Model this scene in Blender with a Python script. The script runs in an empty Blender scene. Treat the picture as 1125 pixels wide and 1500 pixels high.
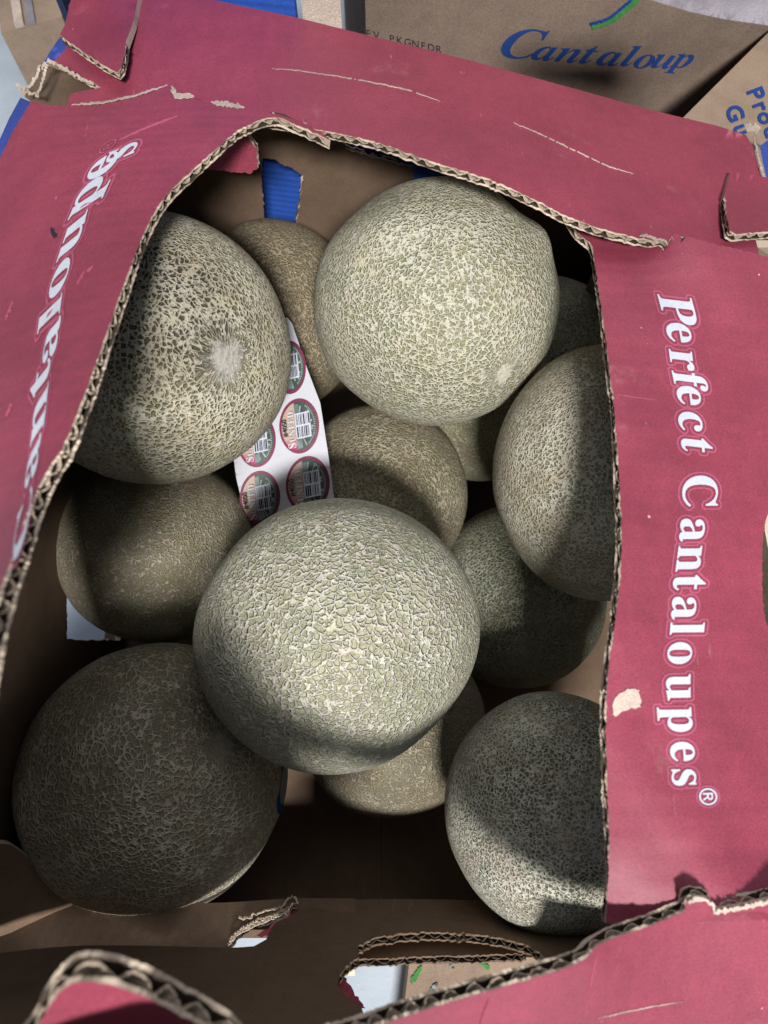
import bpy, bmesh, math, random
import numpy as np
from mathutils import Vector, Matrix, noise as mnoise
from mathutils.geometry import delaunay_2d_cdt

random.seed(7)
rng = np.random.default_rng(7)
scene = bpy.context.scene
COL = scene.collection

# ------------------------------------------------------------------ camera
F = 1100.0                       # focal length in photo pixels (photo is 1125 x 1500)
TILT = math.radians(20)
CAM = np.array([0.0, 0.0, 0.66])
FW = np.array([0.0, math.sin(TILT), -math.cos(TILT)])
UP = np.array([0.0, math.cos(TILT), math.sin(TILT)])
RT = np.array([1.0, 0.0, 0.0])
cam = bpy.data.cameras.new('camera')
cam_ob = bpy.data.objects.new('camera', cam)
COL.objects.link(cam_ob)
cam_ob.location = CAM
cam_ob.rotation_euler = (TILT, 0, 0)
cam.sensor_fit = 'VERTICAL'
cam.sensor_height = 36
cam.sensor_width = 36
cam.lens = 36 * F / 1500
cam.clip_start = 0.01
cam.clip_end = 60
cam.dof.use_dof = True
cam.dof.focus_distance = 0.41
cam.dof.aperture_fstop = 12.0
scene.camera = cam_ob

# ------------------------------------------------------------------ light
scene.view_settings.view_transform = 'Standard'
scene.view_settings.look = 'None'
scene.view_settings.exposure = 0
scene.view_settings.gamma = 1
world = bpy.data.worlds.new('World')
scene.world = world
world.use_nodes = True
world.node_tree.nodes['Background'].inputs[0].default_value = (0.80, 0.88, 1.0, 1)
world.node_tree.nodes['Background'].inputs[1].default_value = 0.205

def area(name, loc, target, size, power, color, size_y=None):
    l = bpy.data.lights.new(name, 'AREA')
    l.shape = 'RECTANGLE' if size_y else 'DISK'
    l.size = size
    if size_y: l.size_y = size_y
    l.energy = power
    l.color = color
    o = bpy.data.objects.new(name, l)
    COL.objects.link(o)
    o.location = loc
    o.rotation_euler = (Vector(target) - Vector(loc)).to_track_quat('-Z', 'Y').to_euler()
    return o

KEY_DIR = np.array([0.05, -0.60, 0.795])
KEY_DIR = KEY_DIR / np.linalg.norm(KEY_DIR)
area('key_lamp', tuple(np.array([0, .1, .3]) + KEY_DIR * 2.6), (0, .1, .3), 0.40, 124, (1.0, 0.985, 0.955), 0.26)
area('fill_lamp', (0.3, 1.5, 3.0), (0, .1, .3), 2.2, 27, (0.95, 0.965, 1.0))  # added soft fill from overhead, placed to lift the near melons

# ------------------------------------------------------------------ pixel <-> place
def ray(px, py):
    px = np.asarray(px, float); py = np.asarray(py, float)
    a = (px - 562.5) / F; b = (py - 750.0) / F
    return FW + a[..., None] * RT - b[..., None] * UP

def at_z(px, py, z):
    d = ray(px, py)
    t = (np.asarray(z, float) - CAM[2]) / d[..., 2]
    return CAM + d * t[..., None]

def at_depth(px, py, t):
    return CAM + ray(px, py) * np.asarray(t, float)[..., None]

class Sheet:
    """smooth height field z(px,py) through control points (thin plate spline)"""
    def __init__(self, pts, extra=None, rough=0.0006, seed=0):
        p = np.array(pts, float)
        self.p = p[:, :2] / 500.0
        n = len(p)
        K = self._phi(np.linalg.norm(self.p[:, None] - self.p[None], axis=2)) + np.eye(n) * 0.002
        A = np.zeros((n + 3, n + 3))
        A[:n, :n] = K
        A[:n, n] = 1; A[:n, n + 1:] = self.p
        A[n, :n] = 1; A[n + 1:, :n] = self.p.T
        self.w = np.linalg.solve(A, np.concatenate([p[:, 2], np.zeros(3)]))
        self.extra = extra
        self.rough = rough
        self.seed = seed
    @staticmethod
    def _phi(r):
        return np.where(r > 1e-9, r * r * np.log(np.maximum(r, 1e-9)), 0)
    def z(self, px, py):
        px = np.asarray(px, float); py = np.asarray(py, float)
        q = np.stack([px, py], -1) / 500.0
        r = np.linalg.norm(q[..., None, :] - self.p, axis=-1)
        n = len(self.p)
        zz = self._phi(r) @ self.w[:n] + self.w[n] + q @ self.w[n + 1:]
        s = self.seed
        zz = zz + self.rough * (np.sin(px * .021 + s) * np.cos(py * .017 + 2 * s) + .6 * np.sin(px * .043 - py * .037 + s) + .35*np.sin(px*.011+py*.083+3*s))
        if self.extra is not None:
            zz = zz + self.extra(px, py)
        return zz
    def P(self, px, py):
        return at_z(px, py, self.z(px, py))
    def N(self, px, py, e=3.0):
        a = self.P(px + e, py) - self.P(px - e, py)
        b = self.P(px, py - e) - self.P(px, py + e)
        n = np.cross(a, b)
        return n / np.linalg.norm(n, axis=-1, keepdims=True)

class Plane:
    def __init__(self, o, n):
        self.o = np.array(o, float); self.n = np.array(n, float) / np.linalg.norm(n)
    def P(self, px, py):
        d = ray(px, py)
        t = ((self.o - CAM) @ self.n) / (d @ self.n)
        return CAM + d * t[..., None]
    def N(self, px, py, e=3.0):
        return np.broadcast_to(self.n, np.asarray(px).shape + (3,))

# ------------------------------------------------------------------ materials
def new_mat(name):
    m = bpy.data.materials.new(name)
    m.use_nodes = True
    nt = m.node_tree
    b = nt.nodes['Principled BSDF']
    b.inputs['Specular IOR Level'].default_value = 0.25
    return m, nt, b

class NG:
    def __init__(self, nt): self.nt = nt
    def n(self, typ, **kw):
        nd = self.nt.nodes.new(typ)
        for k, v in kw.items(): setattr(nd, k, v)
        return nd
    def link(self, a, b): self.nt.links.new(a, b)
    def put(self, sock, v):
        if hasattr(v, 'is_output') or hasattr(v, 'links'): self.link(v, sock)
        else: sock.default_value = v
    def math(self, op, a, b=None, c=None, clamp=False):
        nd = self.n('ShaderNodeMath', operation=op, use_clamp=clamp)
        self.put(nd.inputs[0], a)
        if b is not None: self.put(nd.inputs[1], b)
        if c is not None: self.put(nd.inputs[2], c)
        return nd.outputs[0]
    def vmath(self, op, a, b=None, scale=None):
        nd = self.n('ShaderNodeVectorMath', operation=op)
        self.put(nd.inputs[0], a)
        if b is not None: self.put(nd.inputs[1], b)
        if scale is not None: self.put(nd.inputs['Scale'], scale)
        return nd
    def smooth(self, v, lo, hi, a=0.0, b=1.0):
        nd = self.n('ShaderNodeMapRange', interpolation_type='SMOOTHSTEP')
        self.put(nd.inputs[0], v); self.put(nd.inputs[1], lo); self.put(nd.inputs[2], hi)
        self.put(nd.inputs[3], a); self.put(nd.inputs[4], b)
        return nd.outputs[0]
    def noise(self, vec, scale, detail=2.0, rough=.5, dist=0.0, color=False):
        nd = self.n('ShaderNodeTexNoise')
        self.put(nd.inputs['Vector'], vec)
        nd.inputs['Scale'].default_value = scale; nd.inputs['Detail'].default_value = detail
        nd.inputs['Roughness'].default_value = rough; nd.inputs['Distortion'].default_value = dist
        return nd.outputs['Color' if color else 'Fac']
    def voro(self, vec, scale, feature='DISTANCE_TO_EDGE', rnd=1.0):
        nd = self.n('ShaderNodeTexVoronoi', feature=feature)
        self.put(nd.inputs['Vector'], vec)
        nd.inputs['Scale'].default_value = scale
        nd.inputs['Randomness'].default_value = rnd
        return nd.outputs['Distance']
    def mix(self, f, a, b, blend='MIX'):
        nd = self.n('ShaderNodeMix', data_type='RGBA', blend_type=blend)
        self.put(nd.inputs[0], f)
        for s, v in ((nd.inputs[6], a), (nd.inputs[7], b)):
            if isinstance(v, tuple): s.default_value = v + (1,) if len(v) == 3 else v
            else: self.link(v, s)
        return nd.outputs[2]
    def bump(self, h, strength, dist, normal=None):
        nd = self.n('ShaderNodeBump')
        self.link(h, nd.inputs['Height'])
        nd.inputs['Strength'].default_value = strength
        nd.inputs['Distance'].default_value = dist
        if normal is not None: self.link(normal, nd.inputs['Normal'])
        return nd.outputs[0]

def paper_mat(name, base, dark=.8, rough=.85, fibre=1.0, specks=0.0, ribs=None, speckcol=(.8, .68, .62), mottled=.12, spec=.25):
    """printed or kraft paper liner: fibres, mottling, pale scuff specks"""
    m, nt, b = new_mat(name)
    g = NG(nt)
    co = g.n('ShaderNodeTexCoord').outputs['Object']
    big = g.noise(co, 14, 4, .6)
    mid = g.noise(co, 90, 4, .65)
    st = g.n('ShaderNodeMapping'); st.inputs['Scale'].default_value = (1, 3.2, 1.5)
    g.link(co, st.inputs[0])
    fine = g.noise(st.outputs[0], 900, 3, .7)
    v = g.math('ADD', g.math('MULTIPLY', big, 1.4), g.math('MULTIPLY', mid, .6))
    v = g.smooth(v, .7, 1.3)
    c = g.mix(v, tuple(x * (1 - mottled) for x in base), tuple(min(1, x * (1 + mottled)) for x in base))
    fd = g.smooth(fine, .35, .65, 1 - .16 * fibre, 1 + .14 * fibre)
    c = g.mix(1.0, c, fd, 'MULTIPLY')
    if specks:
        sp = g.voro(co, 130, 'F1')
        pr = g.noise(co, 40, 2)
        s1 = g.math('LESS_THAN', g.math('ADD', sp, g.math('MULTIPLY', g.math('SUBTRACT', .68, pr), .9)), .045 * specks + .03)
        scr = g.n('ShaderNodeMapping'); scr.inputs['Scale'].default_value = (1, .12, 1); scr.inputs['Rotation'].default_value = (0, 0, .5)
        g.link(co, scr.inputs[0])
        s2 = g.smooth(g.noise(scr.outputs[0], 210, 3, .6), .70, .80, 0, .3)
        scuff = g.smooth(g.noise(co, 26, 6, .75), .60, .82, 0, .22)
        c = g.mix(g.math('MAXIMUM', scuff, s2), c, speckcol)
        c = g.mix(g.math('MULTIPLY', s1, .85), c, speckcol)
    g.link(c, b.inputs['Base Color'])
    b.inputs['Roughness'].default_value = rough
    b.inputs['Specular IOR Level'].default_value = spec
    h = g.math('ADD', g.math('MULTIPLY', fine, .35), g.math('MULTIPLY', mid, .9))
    if ribs:
        w = g.n('ShaderNodeTexWave', wave_type='BANDS', bands_direction=ribs[0])
        g.link(co, w.inputs[0]); w.inputs['Scale'].default_value = ribs[1]; w.inputs['Distortion'].default_value = .4
        h = g.math('ADD', h, g.math('MULTIPLY', w.outputs['Fac'], ribs[2]))
    nrm = g.bump(h, .35, .0008)
    g.link(nrm, b.inputs['Normal'])
    return m

RED = paper_mat('red printed liner', (.242, .037, .066), specks=.8, mottled=.13, fibre=1.5, rough=.55, spec=.5, speckcol=(.62, .40, .38), ribs=('Y', 40, .3))
RED2 = paper_mat('red printed liner, flutes across', (.242, .037, .066), specks=.8, mottled=.13, fibre=1.5, rough=.55, spec=.5, speckcol=(.62, .40, .38), ribs=('X', 40, .3))
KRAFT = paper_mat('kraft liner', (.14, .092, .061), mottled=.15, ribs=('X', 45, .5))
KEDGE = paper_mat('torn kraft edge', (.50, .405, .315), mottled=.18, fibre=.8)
FLUTE = paper_mat('flute paper', (.42, .33, .25), mottled=.2, fibre=.8)
CORESHADE = paper_mat('flute gap shade', (.05, .036, .026), mottled=.2)  # near-black colour stands in for the shade inside the flutes
BLUEK = paper_mat('blue printed liner', (.035, .065, .30), mottled=.2, specks=.4, speckcol=(.3, .35, .55))
BLUESHADE = paper_mat('blue board in shade', (.012, .022, .06), mottled=.3)  # shade on the blue carton's side, put into the colour
BLUEX = paper_mat('bright blue liner', (.02, .075, .36), mottled=.15, ribs=('Z', 55, .8))
TAN = paper_mat('tan carton board', (.19, .138, .108), mottled=.16, fibre=1.3)
TAN2 = paper_mat('pale tan carton board', (.26, .19, .14), mottled=.16, fibre=1.3)
GREYB = paper_mat('grey violet board', (.22, .20, .225), mottled=.25, fibre=.8)
PALEPAPER = paper_mat('pale torn paper', (.43, .345, .295), mottled=.3, fibre=1.6)
INKWHITE = paper_mat('white ink', (.50, .52, .59), mottled=.06, fibre=.5)
INKHALO = paper_mat('pale pink ink', (.36, .08, .14), mottled=.1, fibre=.5)
INKBLUE = paper_mat('blue ink', (.012, .045, .19), mottled=.15, fibre=.8)
INKGREEN = paper_mat('green ink', (.05, .20, .05), mottled=.15)
INKBLACK = paper_mat('dark ink', (.02, .018, .03), mottled=.15)
SHEETW = paper_mat('white backing paper', (.46, .46, .505), mottled=.03, fibre=.3, rough=.5, spec=.4)
S_MAROON = paper_mat('sticker maroon', (.15, .010, .048), mottled=.08, fibre=.3, rough=.35, spec=.5)
S_CREAM = paper_mat('sticker cream', (.40, .295, .23), mottled=.08, fibre=.3, rough=.35, spec=.5)
S_MAG = paper_mat('sticker magenta', (.28, .015, .10), mottled=.3, fibre=.3, rough=.35, spec=.5)
S_PINK = paper_mat('sticker pink', (.40, .17, .16), mottled=.2, fibre=.3, rough=.35, spec=.5)
S_GREEN = paper_mat('sticker green', (.028, .055, .045), mottled=.5, fibre=.3, rough=.35, spec=.5)
S_PALE = paper_mat('sticker pale', (.27, .29, .28), mottled=.25, fibre=.3, rough=.35, spec=.5)
S_SLATE = paper_mat('sticker slate', (.12, .16, .16), mottled=.4, fibre=.3, rough=.35, spec=.5)

def ground_mat():
    m, nt, b = new_mat('pale concrete')
    g = NG(nt)
    co = g.n('ShaderNodeTexCoord').outputs['Object']
    a = g.noise(co, 9, 6, .65); f = g.noise(co, 140, 5, .7)
    c = g.mix(g.smooth(a, .3, .7), (.34, .40, .46), (.44, .49, .55))
    c = g.mix(g.smooth(f, .58, .72, 0, .5), c, (.28, .30, .33))
    g.link(c, b.inputs['Base Color'])
    b.inputs['Roughness'].default_value = .6
    g.link(g.bump(f, .3, .002), b.inputs['Normal'])
    return m
GROUND = ground_mat()

# ------------------------------------------------------------------ mesh helpers
def tag(o, label=None, cat=None, group=None, kind=None):
    if label: o['label'] = label
    if cat: o['category'] = cat
    if group: o['group'] = group
    if kind: o['kind'] = kind
    return o

def empty(name, loc, label=None, cat=None, group=None):
    o = bpy.data.objects.new(name, None)
    o.empty_display_size = .02
    COL.objects.link(o)
    o.location = loc
    return tag(o, label, cat, group)

class MB:
    def __init__(self): self.v = []; self.f = []; self.m = []; self.s = []
    def add(self, verts, faces, mat=0, smooth=False):
        k = len(self.v)
        self.v.extend([tuple(map(float, p)) for p in verts])
        for f in faces:
            self.f.append(tuple(int(i) + k for i in f)); self.m.append(mat); self.s.append(smooth)
    def box(self, o, x, y, z, mat=0):
        """parallelepiped from corner o with edge vectors x,y,z"""
        o, x, y, z = [np.array(q, float) for q in (o, x, y, z)]
        vs = [o, o + x, o + x + y, o + y, o + z, o + x + z, o + x + y + z, o + y + z]
        self.add(vs, [(0, 3, 2, 1), (4, 5, 6, 7), (0, 1, 5, 4), (1, 2, 6, 5), (2, 3, 7, 6), (3, 0, 4, 7)], mat)
    def build(self, name, mats, parent=None):
        me = bpy.data.meshes.new(name)
        org = np.zeros(3)
        if parent is not None: org = np.array(parent.matrix_world.translation) if False else WORLD_ORG.get(parent.name, np.zeros(3))
        me.from_pydata([tuple(np.array(p) - org) for p in self.v], [], self.f)
        for m in (mats if isinstance(mats, (list, tuple)) else [mats]): me.materials.append(m)
        me.polygons.foreach_set('material_index', self.m)
        me.polygons.foreach_set('use_smooth', self.s)
        me.update()
        o = bpy.data.objects.new(name, me)
        COL.objects.link(o)
        if parent is not None:
            o.parent = parent
            WORLD_ORG[o.name] = org
        return o
WORLD_ORG = {}
def root(name, loc, label, cat, group=None):
    o = empty(name, loc, label, cat, group)
    WORLD_ORG[o.name] = np.array(loc, float)
    return o

def in_poly(x, y, poly):
    poly = np.asarray(poly, float)
    x = np.asarray(x, float); y = np.asarray(y, float)
    ins = np.zeros(x.shape, bool)
    x0, y0 = poly[-1]
    for x1, y1 in poly:
        c = ((y1 > y) != (y0 > y)) & (x < (x0 - x1) * (y - y1) / (y0 - y1 + 1e-12) + x1)
        ins ^= c
        x0, y0 = x1, y1
    return ins

def resample(poly, step, closed=True, jit=None, r=None):
    """poly: list of (x,y); returns points and index of the source segment"""
    out, seg = [], []
    n = len(poly)
    for i in range(n if closed else n - 1):
        a = np.array(poly[i], float); b = np.array(poly[(i + 1) % n], float)
        L = np.linalg.norm(b - a); k = max(1, int(round(L / step)))
        t = (b - a) / max(L, 1e-9); nn = np.array([-t[1], t[0]])
        for j in range(k):
            p = a + (b - a) * j / k
            if jit and jit[i] and (j > 0):
                p = p + nn * r.normal(0, jit[i])
            out.append(p); seg.append(i)
    if not closed:
        out.append(np.array(poly[-1], float)); seg.append(n - 2)
    return np.array(out), np.array(seg)

def smooth_poly(poly, keep=()):
    """one Chaikin pass on an open polyline"""
    return poly

def cr(pts, n=6):
    """Catmull-Rom through 2D points (open)"""
    p = np.array(pts, float)
    p = np.vstack([2 * p[0] - p[1], p, 2 * p[-1] - p[-2]])
    out = []
    for i in range(1, len(p) - 2):
        for j in range(n):
            t = j / n
            out.append(.5 * ((2 * p[i]) + (-p[i - 1] + p[i + 1]) * t + (2 * p[i - 1] - 5 * p[i] + 4 * p[i + 1] - p[i + 2]) * t * t
                             + (-p[i - 1] + 3 * p[i] - 3 * p[i + 1] + p[i + 2]) * t ** 3))
    out.append(p[-2])
    return [tuple(q) for q in out]

THICK = .0044
def board(name, parts, surf, parent, mats=(None, None), thick=THICK, holes=(), grid=15, label=None, seed=1, flip=False,
          depth_in=.006, lam=.0080, core=True, edge_jit=.7, emats=None):
    """A piece of corrugated board. parts: list of (polyline, open?) that close into the outline.
    Open runs show the torn edge: two liners with the wavy flute between them."""
    r = np.random.default_rng(seed)
    top, bot = mats
    outl, openf = [], []
    for pl, op in parts:
        for i, p in enumerate(pl):
            outl.append(p); openf.append(op)
    # segment i runs outl[i] -> outl[i+1]; open if both ends belong to an open run
    n = len(outl)
    segopen = [openf[i] and openf[(i + 1) % n] for i in range(n)]
    pts, seg = resample(outl, 4.0, True, [edge_jit if s else 0 for s in segopen], r)
    op = np.array([segopen[s] for s in seg])
    hole_pts = [resample(h, 4.0, True, [.8] * len(h), r)[0] for h in holes]
    allp = [tuple(p) for p in pts]
    edges = [(i, (i + 1) % len(pts)) for i in range(len(pts))]
    for hp in hole_pts:
        k = len(allp)
        allp += [tuple(p) for p in hp]
        edges += [(k + i, k + (i + 1) % len(hp)) for i in range(len(hp))]
    x0, y0 = pts.min(0); x1, y1 = pts.max(0)
    gx, gy = np.meshgrid(np.arange(x0 + 4, x1, grid), np.arange(y0 + 4, y1, grid))
    gx = gx.ravel(); gy = gy.ravel()
    gx = gx + r.uniform(-3, 3, gx.size); gy = gy + r.uniform(-3, 3, gy.size)
    ok = in_poly(gx, gy, pts)
    for hp in hole_pts: ok &= ~in_poly(gx, gy, hp)
    gx, gy = gx[ok], gy[ok]
    border = np.array(allp)
    d = np.min(np.hypot(gx[:, None] - border[None, :, 0], gy[:, None] - border[None, :, 1]), axis=1) if len(gx) else np.zeros(0)
    gx, gy = gx[d > 5], gy[d > 5]
    allp += list(zip(gx, gy))
    vo, _, fo, _, _, _ = delaunay_2d_cdt([Vector(p) for p in allp], edges, [], 0, 1e-4)
    V = np.array([tuple(v) for v in vo])
    fl = []
    cc = np.array([V[list(f)].mean(0) for f in fo])
    good = in_poly(cc[:, 0], cc[:, 1], pts)
    for hp in hole_pts: good &= ~in_poly(cc[:, 0], cc[:, 1], hp)
    for f, gd in zip(fo, good):
        if not gd: continue
        a, b, c2 = V[f[0]], V[f[1]], V[f[2]]
        if (b[0] - a[0]) * (c2[1] - a[1]) - (b[1] - a[1]) * (c2[0] - a[0]) > 0: f = list(f)[::-1]
        fl.append(tuple(f))
    P = surf.P(V[:, 0], V[:, 1]); N = surf.N(V[:, 0], V[:, 1])
    mb = MB()
    mb.add(P, fl, 0, True)
    mb.add(P - N * thick, [tuple(reversed(f)) for f in fl], 1, True)
    loops = [(pts, op)] + [(hp, np.ones(len(hp), bool)) for hp in hole_pts]
    core_mb = MB()
    for li, (lp, lo) in enumerate(loops):
        m = len(lp)
        A = surf.P(lp[:, 0], lp[:, 1]); Nn = surf.N(lp[:, 0], lp[:, 1])
        area2 = np.sum(lp[:, 0] * np.roll(lp[:, 1], -1) - np.roll(lp[:, 0], -1) * lp[:, 1])
        T = np.roll(A, -1, 0) - np.roll(A, 1, 0)
        T /= np.linalg.norm(T, axis=1, keepdims=True) + 1e-12
        inw = np.cross(Nn, T)
        pxn = np.roll(lp, -1, 0) - np.roll(lp, 1, 0)
        # inward test in pixel space
        inn = np.stack([-pxn[:, 1], pxn[:, 0]], 1)
        inn /= np.linalg.norm(inn, axis=1, keepdims=True) + 1e-9
        if area2 < 0: inn = -inn
        if li > 0: inn = -inn
        test = surf.P(lp[:, 0] + inn[:, 0] * 2, lp[:, 1] + inn[:, 1] * 2) - A
        sg = np.sign(np.sum(test * inw, axis=1)); sg[sg == 0] = 1
        inw = inw * sg[:, None]
        lt = thick * .20
        fray = (r.normal(0, .00012, m) + .0005 * np.sin(np.arange(m) * .37 + seed) * np.sin(np.arange(m) * .11))[:, None] * lo[:, None]
        fray2 = (r.normal(0, .00018, m) + .0007 * np.sin(np.arange(m) * .29 + 2 * seed) * np.sin(np.arange(m) * .083))[:, None] * lo[:, None]
        A1 = A - Nn * lt + inw * fray
        B = A - Nn * thick; B1 = A - Nn * (thick - lt) + inw * fray2
        inner_t = A - Nn * lt * 1.05 + inw * depth_in
        inner_b = A - Nn * (thick - lt * 1.05) + inw * depth_in
        for i in range(m):
            j = (i + 1) % m
            if lo[i] and core:
                core_mb.add([A[i], A[j], A1[j], A1[i]], [(0, 1, 2, 3)], 0)
                core_mb.add([B1[i], B1[j], B[j], B[i]], [(0, 1, 2, 3)], 0)
                core_mb.add([A1[i], A1[j], inner_t[j], inner_t[i]], [(0, 1, 2, 3)], 2)
                core_mb.add([B1[i], B1[j], inner_b[j], inner_b[i]], [(0, 1, 2, 3)], 2)
                core_mb.add([inner_t[i], inner_t[j], inner_b[j], inner_b[i]], [(0, 1, 2, 3)], 2)
            else:
                core_mb.add([A[i], A[j], B[j], B[i]], [(0, 1, 2, 3)], 0)
        # flute
        if core:
            i = 0
            runs = []
            idx = np.where(lo)[0]
            if len(idx) == m: runs = [list(range(m)) + [0]]
            else:
                cur = []
                start = int(np.where(~lo)[0][0]) if (~lo).any() else 0
                for k in range(m + 1):
                    q = (start + k) % m
                    if lo[q] and k < m: cur.append(q)
                    elif cur: runs.append(cur + [q]); cur = []
            for run in runs:
                if len(run) < 3: continue
                a = A[run]; nn = Nn[run]; iw = inw[run]
                s = np.concatenate([[0], np.cumsum(np.linalg.norm(np.diff(a, axis=0), axis=1))])
                if s[-1] < .004: continue
                ss = np.arange(0, s[-1], .0006)
                ip = lambda q: np.stack([np.interp(ss, s, q[:, c]) for c in range(3)], 1)
                a, nn, iw = ip(a), ip(nn), ip(iw)
                ph = 2 * np.pi * ss / lam + np.cumsum(r.normal(0, .13, len(ss)))
                crush = np.interp(ss, np.arange(0, ss[-1] + .03, .011), r.uniform(.25, 1.0, len(np.arange(0, ss[-1] + .03, .011))))
                amp = (thick - 2 * lt) * .5 * crush ** .6
                hh = thick * .5 + amp * np.sin(ph) + .2 * amp * np.sin(2 * ph + 1) + (1 - crush) * .0004 * np.sin(ss * 311)
                w = .00030 * (1 + .45 * r.normal(0, 1, len(ss)).clip(-1, 1.5))
                off = .0002 + np.abs(r.normal(0, .0002, len(ss)))
                f1 = a - nn * (hh - w)[:, None] + iw * off[:, None]
                f2 = a - nn * (hh + w)[:, None] + iw * off[:, None]
                b1 = a - nn * (hh - w)[:, None] + iw * (depth_in * .98)
                b2 = a - nn * (hh + w)[:, None] + iw * (depth_in * .98)
                k = len(ss)
                vs = np.concatenate([f1, f2, b1, b2])
                fs = []
                for q in range(k - 1):
                    fs += [(q, q + 1, k + q + 1, k + q), (q, 2 * k + q, 2 * k + q + 1, q + 1), (k + q, k + q + 1, 3 * k + q + 1, 3 * k + q)]
                core_mb.add(vs, fs, 1)
    o = mb.build(name, [top, bot], parent)
    if label: o['label'] = label
    if core_mb.f:
        core_mb.build('corrugated_edge', emats or [KEDGE, FLUTE, CORESHADE], o)
    return o

def strip(name, line, width, surf, parent, mat, raise_=.0004, seed=1, jit=.5, taper=True, step=3.0, thick=.0004, gaps=0.0):
    """ragged ribbon of torn paper along a pixel line"""
    r = np.random.default_rng(seed)
    p, _ = resample(line, step, False)
    p = p + r.normal(0, jit * .4, p.shape)
    t = np.gradient(p, axis=0); t /= np.linalg.norm(t, axis=1, keepdims=True) + 1e-9
    nn = np.stack([-t[:, 1], t[:, 0]], 1)
    k = len(p)
    w = width * (.5 + .5 * np.abs(r.normal(0, jit, k)) + .25)
    if taper:
        w = w * np.clip(np.minimum(np.arange(k) + 1, k - np.arange(k)) / (k * .18 + 1), .15, 1)
    a = p + nn * (w / 2)[:, None]; b = p - nn * (w / 2)[:, None]
    up = raise_ + np.abs(r.normal(0, raise_ * .3, k))
    keep = r.random(k) >= gaps
    PA = surf.P(a[:, 0], a[:, 1]) + surf.N(a[:, 0], a[:, 1]) * up[:, None]
    PB = surf.P(b[:, 0], b[:, 1]) + surf.N(b[:, 0], b[:, 1]) * up[:, None]
    NA = surf.N(p[:, 0], p[:, 1]) * thick
    mb = MB()
    mb.add(np.concatenate([PA, PB]), [(i, k + i, k + i + 1, i + 1) for i in range(k - 1) if keep[i]])
    mb.add(np.concatenate([PA, PA - NA]), [(i, i + 1, k + i + 1, k + i) for i in range(k - 1) if keep[i]])
    mb.add(np.concatenate([PB, PB - NA]), [(i, k + i, k + i + 1, i + 1) for i in range(k - 1) if keep[i]])
    return mb.build(name, mat, parent)

def patch(name, poly, surf, parent, mat, raise_=.0003, seed=1, jit=1.0, step=4):
    r = np.random.default_rng(seed)
    pts, _ = resample(poly, step, True, [jit] * len(poly), r)
    vo, _, fo, _, _, _ = delaunay_2d_cdt([Vector(p) for p in pts], [(i, (i + 1) % len(pts)) for i in range(len(pts))], [], 1, 1e-4)
    V = np.array([tuple(v) for v in vo])
    fl = []
    cc = np.array([V[list(f)].mean(0) for f in fo])
    for f, gd in zip(fo, in_poly(cc[:, 0], cc[:, 1], pts)):
        if not gd: continue
        a, b, c2 = V[f[0]], V[f[1]], V[f[2]]
        if (b[0] - a[0]) * (c2[1] - a[1]) - (b[1] - a[1]) * (c2[0] - a[0]) > 0: f = list(f)[::-1]
        fl.append(tuple(f))
    mb = MB()
    mb.add(surf.P(V[:, 0], V[:, 1]) + surf.N(V[:, 0], V[:, 1]) * raise_, fl)
    return mb.build(name, mat, parent)

# ------------------------------------------------------------------ lettering
def serif_bold(s):
    return ''.join(chr(0x1D400 + ord(c) - 65) if 'A' <= c <= 'Z' else chr(0x1D41A + ord(c) - 97) if 'a' <= c <= 'z' else c for c in s)
def serif_bold_italic(s):
    return ''.join(chr(0x1D468 + ord(c) - 65) if 'A' <= c <= 'Z' else chr(0x1D482 + ord(c) - 97) if 'a' <= c <= 'z' else c for c in s)
_gl = {}
def glyph(s, bold=0.0):
    key = (s, bold)
    if key not in _gl:
        cu = bpy.data.curves.new('glyph', 'FONT')
        cu.body = s; cu.fill_mode = 'FRONT'; cu.offset = bold; cu.resolution_u = 5
        o = bpy.data.objects.new('glyph', cu)
        COL.objects.link(o)
        dg = bpy.context.evaluated_depsgraph_get()
        me = bpy.data.meshes.new_from_object(o.evaluated_get(dg))
        V = np.array([v.co[:2] for v in me.vertices]) if len(me.vertices) else np.zeros((0, 2))
        fs = [tuple(p.vertices) for p in me.polygons]
        ec = {}
        for f in fs:
            for i in range(len(f)):
                e = tuple(sorted((f[i], f[(i + 1) % len(f)]))); ec[e] = ec.get(e, 0) + 1
        # merge duplicate verts logically for outlines
        bd = [e for e, c in ec.items() if c == 1]
        bpy.data.objects.remove(o); bpy.data.meshes.remove(me); bpy.data.curves.remove(cu)
        _gl[key] = (V, fs, bd)
    return _gl[key]

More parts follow.
